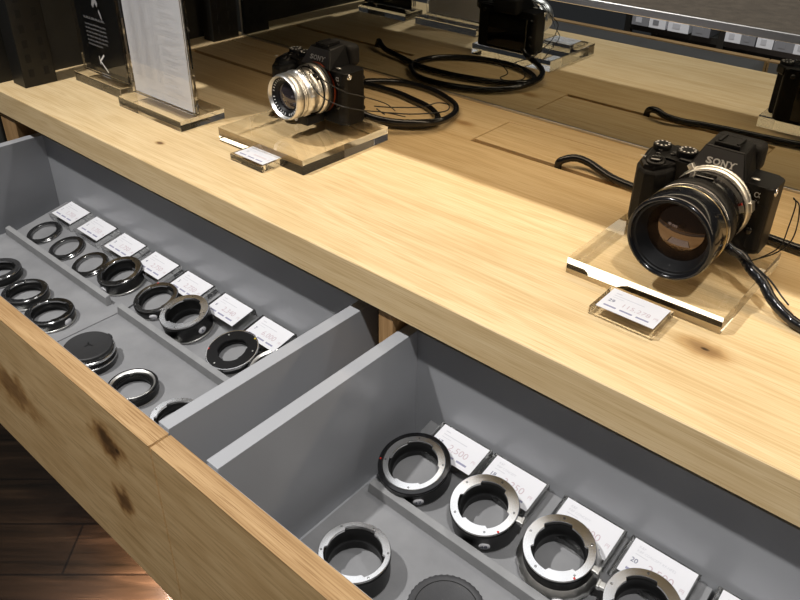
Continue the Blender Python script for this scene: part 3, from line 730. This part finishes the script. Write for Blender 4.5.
    # lens mount
    P(MB().lathe([(26, 4), (31.8, 4), (31.8, 6.6), (31, 7.2), (28, 7.4), (26, 7.2)], 80, close=True, T=LA), 'mount_ring', M['orange'])
    P(MB().lathe([(3.4, 4), (3.4, 8), (0, 8.4)], 24, T=Matrix.Translation((36, 0, -17)) @ LA), 'lens_release_button', M['black_gloss'])
    P(MB().lathe([(1.1, 7.2), (1.1, 7.6), (0, 7.7)], 12, T=Matrix.Translation((29.2, 0, -2)) @ LA), 'index_dot', M['white'])
    return c, P

def front_glass(P, lens, r, l, amber, name='front_element'):
    hh = r * .26
    prof = [(0, l + hh)] + [(r * k / 12, l + hh * (1 - (k / 12) ** 2)) for k in range(1, 13)]
    return P(MB().lathe(prof[::-1], 72, T=LA), name, M['lens_amber' if amber else 'lens_violet'], lens)

# right camera with the big black lens
c2, P = camera_body('black mirrorless camera with a large black lens on a silver adapter, nearest the viewer', -.1985, .2490, BR + .0002, math.radians(0.3))
knurl = lambda n, amp, ks: (lambda a, k: 1 + (amp * math.cos(a * n) if k in ks else 0))
P(MB().lathe([(27, 7.4), (33, 8), (35.8, 9.3), (35.8, 11.6), (34.9, 12.2), (35.7, 12.8), (35.7, 16.0), (34.9, 17.2), (34.6, 19.4), (27, 19.6)], 120, mod=knurl(70, .007, (2, 3)), close=True, T=LA), 'mount_adapter', M['silver'])
P(MB().box(34, 40.5, -2.6, 2.6, 9.5, 15.5, .7), 'adapter_tab', M['silver']).data.transform(mm() @ LA @ Matrix.Rotation(math.radians(128), 4, 'Z') @ mm().inverted())
P(MB().box(34.6, 38.0, -4.5, 4.5, 8.5, 17, .7), 'adapter_latch', M['silver']).data.transform(mm() @ LA @ Matrix.Rotation(math.radians(14), 4, 'Z') @ mm().inverted())
lens = P(MB().lathe([(27, 19.8), (34.6, 19.8), (34.8, 25), (34.0, 26.0), (35.2, 27.5), (35.2, 44), (35.4, 46), (36, 47), (36, 63), (35.2, 64.5), (36.6, 66), (37, 70), (37, 84), (37.4, 85), (37.4, 99), (36.8, 102.4), (35.4, 103), (33.8, 102.4), (33.4, 100.5), (33.2, 99)], 144, T=LA), 'lens', M['black_gloss'])
P(MB().lathe([(36.9, 72.4), (37.2, 72.5), (37.2, 73.1), (36.9, 73.2)], 96, T=LA), 'gold_line', M['gold'], lens)
P(MB().lathe([(36.02, 48.2), (36.5, 48.6), (36.5, 61.6), (36.02, 62)], 144, mod=knurl(72, .006, (1, 2)), T=LA), 'focus_ring', M['black'], lens)
P(MB().lathe([(36.6, 64.9), (37.2, 65.6), (37.2, 66.2), (36.7, 66.8)], 96, T=LA), 'grip_line', M['chrome_dark'], lens)
P(MB().lathe([(33.2, 99.4), (32.6, 98.4), (31.6, 97.6), (31.2, 94), (29.2, 92), (28.8, 88), (27.0, 86.0), (26.8, 82), (0, 80)], 96, T=LA), 'front_cone', M['black'], lens)
front_glass(P, lens, 27, 84, True)
P(MB().lathe([(32.4, 98.7), (30.9, 98.2)], 96, T=LA), 'name_ring', M['black'], lens)
P(MB().lathe([(0, 0), (1.2, 0), (1.2, .5), (0, .6)], 14, T=LA @ Matrix.Rotation(math.radians(28), 4, 'Z') @ Matrix.Translation((35.2, 0, 31)) @ Matrix.Rotation(PI / 2, 4, 'Y')), 'index_dot', M['red'], lens)
TW = LA @ Matrix.Rotation(math.radians(35), 4, 'Z') @ Matrix.Translation((35.4, 0, 36)) @ Matrix.Rotation(PI / 2, 4, 'Y') @ Matrix.Rotation(PI / 2, 4, 'Z')
TW = LA @ Matrix.Rotation(math.radians(92), 4, 'Z')
P(MB().box(34.2, 36.2, -8, 8, 33, 42, .6), 'distance_window', M['screen'], lens).data.transform(mm() @ TW @ mm().inverted())

# left camera with the silver lens
c1, P = camera_body('black mirrorless camera with a silver vintage lens on the left acrylic block', -.7175, .2225, BL + .0002, math.radians(-1.2))
P(MB().lathe([(27, 7.4), (32, 8), (32, 12), (30, 13.5), (29, 22), (24, 22)], 80, close=True, T=LA), 'mount_adapter', M['black'])
P(MB().box(-12, 13, -38, -8, .6, 12.5, 1.4).box(-8, 9, -24, -8, 10, 17, 1.0), 'adapter_foot', M['black'])
P(MB().lathe([(3.6, 0), (3.6, .7), (0, .8)], 28, T=Matrix.Translation((-8.0, -38.0, 6.6)) @ Matrix.Rotation(PI / 2, 4, 'X')), 'number_sticker', M['paper'])
P(MB().lathe([(30.2, 12.2), (31.4, 13), (31.4, 20.5), (30, 21.4)], 80, T=LA), 'silver_band', M['silver'])
P(MB().box(14, 19, -27, -12, 62, 66, 1).box(19.5, 22, -26, -13, 58.5, 62.5, 1), 'locking_lever', M['black_gloss'])
def scal(a, k): return 1 + (.028 * (1 if math.cos(a * 12) > .1 else -.3) if k in (7, 8) else 0)
lens = P(MB().lathe([(22, 20), (27, 20.4), (28.2, 21), (28.2, 24.5), (27.4, 25.2), (27.4, 33), (28.0, 34), (28.4, 34.6), (28.4, 42), (27, 42.8), (26.6, 46), (28, 47), (28, 48.2), (27.4, 48.8), (28.2, 49.6), (28.2, 51), (27.5, 51.6), (28.3, 52.4), (28.3, 60), (27.2, 64), (26.2, 65), (25.4, 64.2), (24.6, 60.5), (24, 60)], 144, mod=scal, T=LA), 'lens', M['silver'])
P(MB().lathe([(24.4, 60.4), (18.4, 58.6), (18.0, 56), (0, 54)], 80, T=LA), 'name_ring', M['black'], lens)
q = MB()
for k in range(34):
    a = 2 * PI * k / 34
    if k % 9 == 8: continue
    T = LA @ Matrix.Rotation(a, 4, 'Z') @ Matrix.Translation((21.6, 0, 59.75)) @ Matrix.Rotation(math.radians(-16.7), 4, 'Y')
    q.face([T @ Vector(v) for v in ((-1.3, -.5, 0), (1.3, -.5, 0), (1.3, .5, 0), (-1.3, .5, 0))])
P(q, 'lens_lettering', M['white'], lens)
front_glass(P, lens, 18.0, 55.5, False)

# ------------------------------------------------------------------ cables
wrap = lambda d: 1 + .025 * (1 if (d % .009) < .0072 else -1)
def cable(name, label, pts, r, cat='cable', m='cable', group=None, spiral=True):
    p0 = Vector(pts[0]); 
    o = MB().tube([Vector(p) - p0 for p in pts], r, 12, rmod=wrap if spiral else None, sub=14 if spiral else 6).build(name, M[m], None, loc=p0)
    return tag(o, label, cat, group)
RZ = .0052
cable('coiled_power_cable', 'thick black spiral wrapped cable lying in a coil behind the left camera',
      [(-.952, .3360, -.014), (-.9495, .3360, -.002), (-.945, .3370, .009), (-.932, .348, .014), (-.905, .364, .009), (-.858, .376, .0062), (-.80, .394, .006), (-.74, .396, .0062), (-.699, .389, .006), (-.658, .378, .0062), (-.625, .357, .0062), (-.615, .338, .0062), (-.620, .318, .006), (-.640, .300, .006),
       (-.665, .288, .006), (-.700, .282, .006), (-.745, .288, .006), (-.790, .312, .006), (-.816, .350, .0062), (-.812, .398, .006), (-.777, .433, .006), (-.743, .444, .006), (-.695, .440, .006), (-.647, .420, .006), (-.622, .396, .007), (-.609, .368, .0085), (-.603, .334, .012), (-.614, .305, .015), (-.640, .279, .0165),
       (-.672, .262, .022), (-.690, .256, .034)], .0047)
wires = 'thin black security wires of the left camera'
cable('security_wire', 'thin black wire looping loosely over the coiled cable', [(-.655, .262, .036), (-.650, .272, .027), (-.672, .300, .016), (-.640, .322, .016), (-.615, .36, .016), (-.628, .385, .016), (-.645, .380, .016), (-.650, .352, .016), (-.680, .322, .016), (-.700, .306, .017)], .0009, m='wire', spiral=False)
cable('security_wire', 'thin black wire hanging from the silver lens across the camera front', [(-.7175, .188, .0955), (-.6975, .180, .088), (-.679, .182, .070), (-.660, .196, .057), (-.640, .216, .050), (-.632, .250, .040), (-.628, .290, .024)], .0007, m='wire', spiral=False)
cable('security_wire', 'thin black wire from the top of the silver lens down to the body side', [(-.7165, .200, .0960), (-.6965, .192, .091), (-.676, .198, .080), (-.655, .206, .072), (-.642, .222, .066), (-.634, .256, .050), (-.650, .294, .026)], .0007, m='wire', spiral=False)
cable('power_cable', 'thick black cable rising from the hatch slot and running behind the right camera', [(-.418, .3360, -.014), (-.4168, .3360, -.002), (-.414, .3362, .008), (-.400, .345, .0135), (-.383, .350, .0105), (-.360, .344, .0068), (-.337, .336, .006), (-.300, .330, .006), (-.24, .323, .006), (-.19, .317, .006), (-.153, .314, .006), (-.125, .312, .006), (-.06, .312, .006), (.08, .316, .006)], .0046)
cable('power_cable', 'thick black cable leaving the underside of the big lens toward the right edge', [(-.168, .206, .040), (-.160, .204, .038), (-.150, .204, .035), (-.138, .196, .0295), (-.1255, .191, .0245), (-.112, .182, .016), (-.098, .178, .009), (-.084, .174, .006), (-.06, .170, .006), (.0, .165, .006), (.1, .17, .006)], .0047)
cable('security_wire', 'thin black wire beside the thick cable under the big lens', [(-.165, .196, .050), (-.155, .194, .044), (-.140, .196, .036), (-.122, .197, .026), (-.108, .194, .016), (-.099, .186, .0145)], .0008, m='wire', spiral=False)
cable('security_wire', 'thin wire loop hanging from the strap lug of the right camera', [(-.132, .247, .085), (-.128, .245, .080), (-.127, .238, .060), (-.128, .232, .042), (-.140, .226, .028), (-.150, .222, .0215)], .0006, m='wire', spiral=False)
cable('security_wire', 'second strand of the wire loop at the strap lug of the right camera', [(-.132, .249, .083), (-.126, .250, .078), (-.122, .246, .062), (-.122, .240, .046), (-.130, .233, .034), (-.141, .228, .0260)], .0006, m='wire', spiral=False)

# ------------------------------------------------------------------ the shelf across the aisle, seen in the mirror
t = thing('aisle_shelf_rack', 'black steel rack across the aisle, seen only in the mirror', 'shelf', (-.95, -1.75, FL - .0))
r = MB()
MB().box(-.40, .75, -.14, .16, .464, .492, .002).build('shelf_board', M['steel_black'], t)
MB().box(-.40, .75, -.14, .16, .10, .13, .002).build('shelf_board', M['steel_black'], t)
for px in (-.387, -.008, .33, .72): MB().box(px - .013, px + .013, .14, .166, 0, .80, .001).build('rack_post', M['steel_black'], t)
for px in (-.387, .745): MB().box(px - .013, px + .013, -.14, -.114, 0, .80, .001).build('rack_post', M['steel_black'], t)
MB().box(-.40, .75, -.155, -.142, 0, .80).build('rack_back', M['dark_void'], t)
bx = [(-1.276, .062, 'box_grey', 'grey product box at the left end of the mirrored rack'), (-1.205, .060, 'box_white', 'white product box left of the rack post'), (-1.12, .075, 'box_white', 'white product box with a dark label beside the rack post'),
      (-1.03, .060, 'box_grey', 'narrow grey product box against the rack post'), (-.91, .05, 'box_white', 'white product box right of the rack post'), (-.855, .045, 'box_grey', 'mid grey product box on the mirrored rack'),
      (-.795, .05, 'box_white', 'white product box third from the right end'), (-.73, .06, 'box_grey', 'grey product box with dark cover'), (-.669, .045, 'box_white', 'white product box at the right of the view in the mirror')]
for i, (x, w, m, lb) in enumerate(bx):
    b = thing('product_box', lb, 'box', (x, -1.68, FL + .4924), group='product boxes on the rack across the aisle')
    MB().box(-w / 2 - .004, w / 2 + .004, -.03, .12, 0, .13 + .012 * (i % 3), .001).build('carton', M[m], b)
    MB().box(-w * .30, w * .1, .1202, .1208, .012, .032).build('label_panel', M['box_grey' if i % 2 else 'ink_light'], b)

# ------------------------------------------------------------------ lights
def spot(name, loc, target, power, size=110, rad=.035, col=(1, .975, .94), blend=.5):
    l = bpy.data.lights.new(name, 'SPOT'); l.energy = power; l.spot_size = math.radians(size); l.spot_blend = blend; l.shadow_soft_size = rad; l.color = col
    o = bpy.data.objects.new(name, l); COL.objects.link(o); o.location = loc
    o.rotation_euler = (Vector(target) - Vector(loc)).to_track_quat('-Z', 'Y').to_euler(); return o
def area(name, loc, target, power, sx, sy, col=(1, 1, 1)):
    l = bpy.data.lights.new(name, 'AREA'); l.shape = 'RECTANGLE'; l.size = sx; l.size_y = sy; l.energy = power; l.color = col
    o = bpy.data.objects.new(name, l); COL.objects.link(o); o.location = loc
    o.rotation_euler = (Vector(target) - Vector(loc)).to_track_quat('-Z', 'Y').to_euler(); return o
spot('ceiling_spot_left', (-1.15, -.73, 1.85), (-.7, 0, 0), 145)
spot('ceiling_spot_right', (.40, -.73, 1.85), (.05, 0, 0), 105, 62, blend=.7)
spot('ceiling_spot_back', (.1, .705, 1.85), (-.4, -.2, -.2), 30)
spot('box_fill_spot', (-.9, -1.0, 1.3), (-.95, -1.7, -.4), 260, 70)  # extra spot added to brighten the mirrored product boxes, not a known lamp
area('toe_kick_light', (-.86, -.004, FL + .095), (-.86, -.20, FL), 8, .16, .03, (1, .76, .64))
area('under_shelf_strip', (.03, .286, .2512), (.03, .286, 0), 2.1, 1.60, .048, (1, .80, .56))
area('ring_reflection_fill', (-1.75, .62, 1.9), (-1.75, .62, 0), 10, 2.6, 1.0, (.97, .98, 1))  # added unseen glow for the chrome rings to reflect, no known fixture

w = bpy.data.worlds.new('World'); scene.world = w; w.use_nodes = True
bg = w.node_tree.nodes['Background']; bg.inputs[0].default_value = (.96, .96, 1.0, 1); bg.inputs[1].default_value = .045

# ------------------------------------------------------------------ camera and view
cam = bpy.data.cameras.new('view_camera'); co = bpy.data.objects.new('view_camera', cam); COL.objects.link(co)
cam.sensor_width = 36; cam.lens = 757.788 / 800 * 36; cam.shift_x = .0006; cam.shift_y = -.0621; cam.clip_start = .01
RT = ((.75400686, .65675968, .01184817), (.34028364, -.37511433, -.86226230), (-.56185470, .65418343, -.50632335))
mw = Matrix(((RT[0][0], -RT[1][0], -RT[2][0], 0), (RT[0][1], -RT[1][1], -RT[2][1], -.4493), (RT[0][2], -RT[1][2], -RT[2][2], .385), (0, 0, 0, 1)))
co.matrix_world = mw
scene.camera = co
vs = scene.view_settings; vs.view_transform = 'Standard'; vs.look = 'None'; vs.gamma = 1; vs.use_curve_mapping = False; vs.exposure = 0.03
cy = scene.cycles; cy.use_denoising = True; cy.max_bounces = 14; cy.transmission_bounces = 12; cy.transparent_max_bounces = 12; cy.glossy_bounces = 6; cy.sample_clamp_indirect = 4; cy.blur_glossy = .5
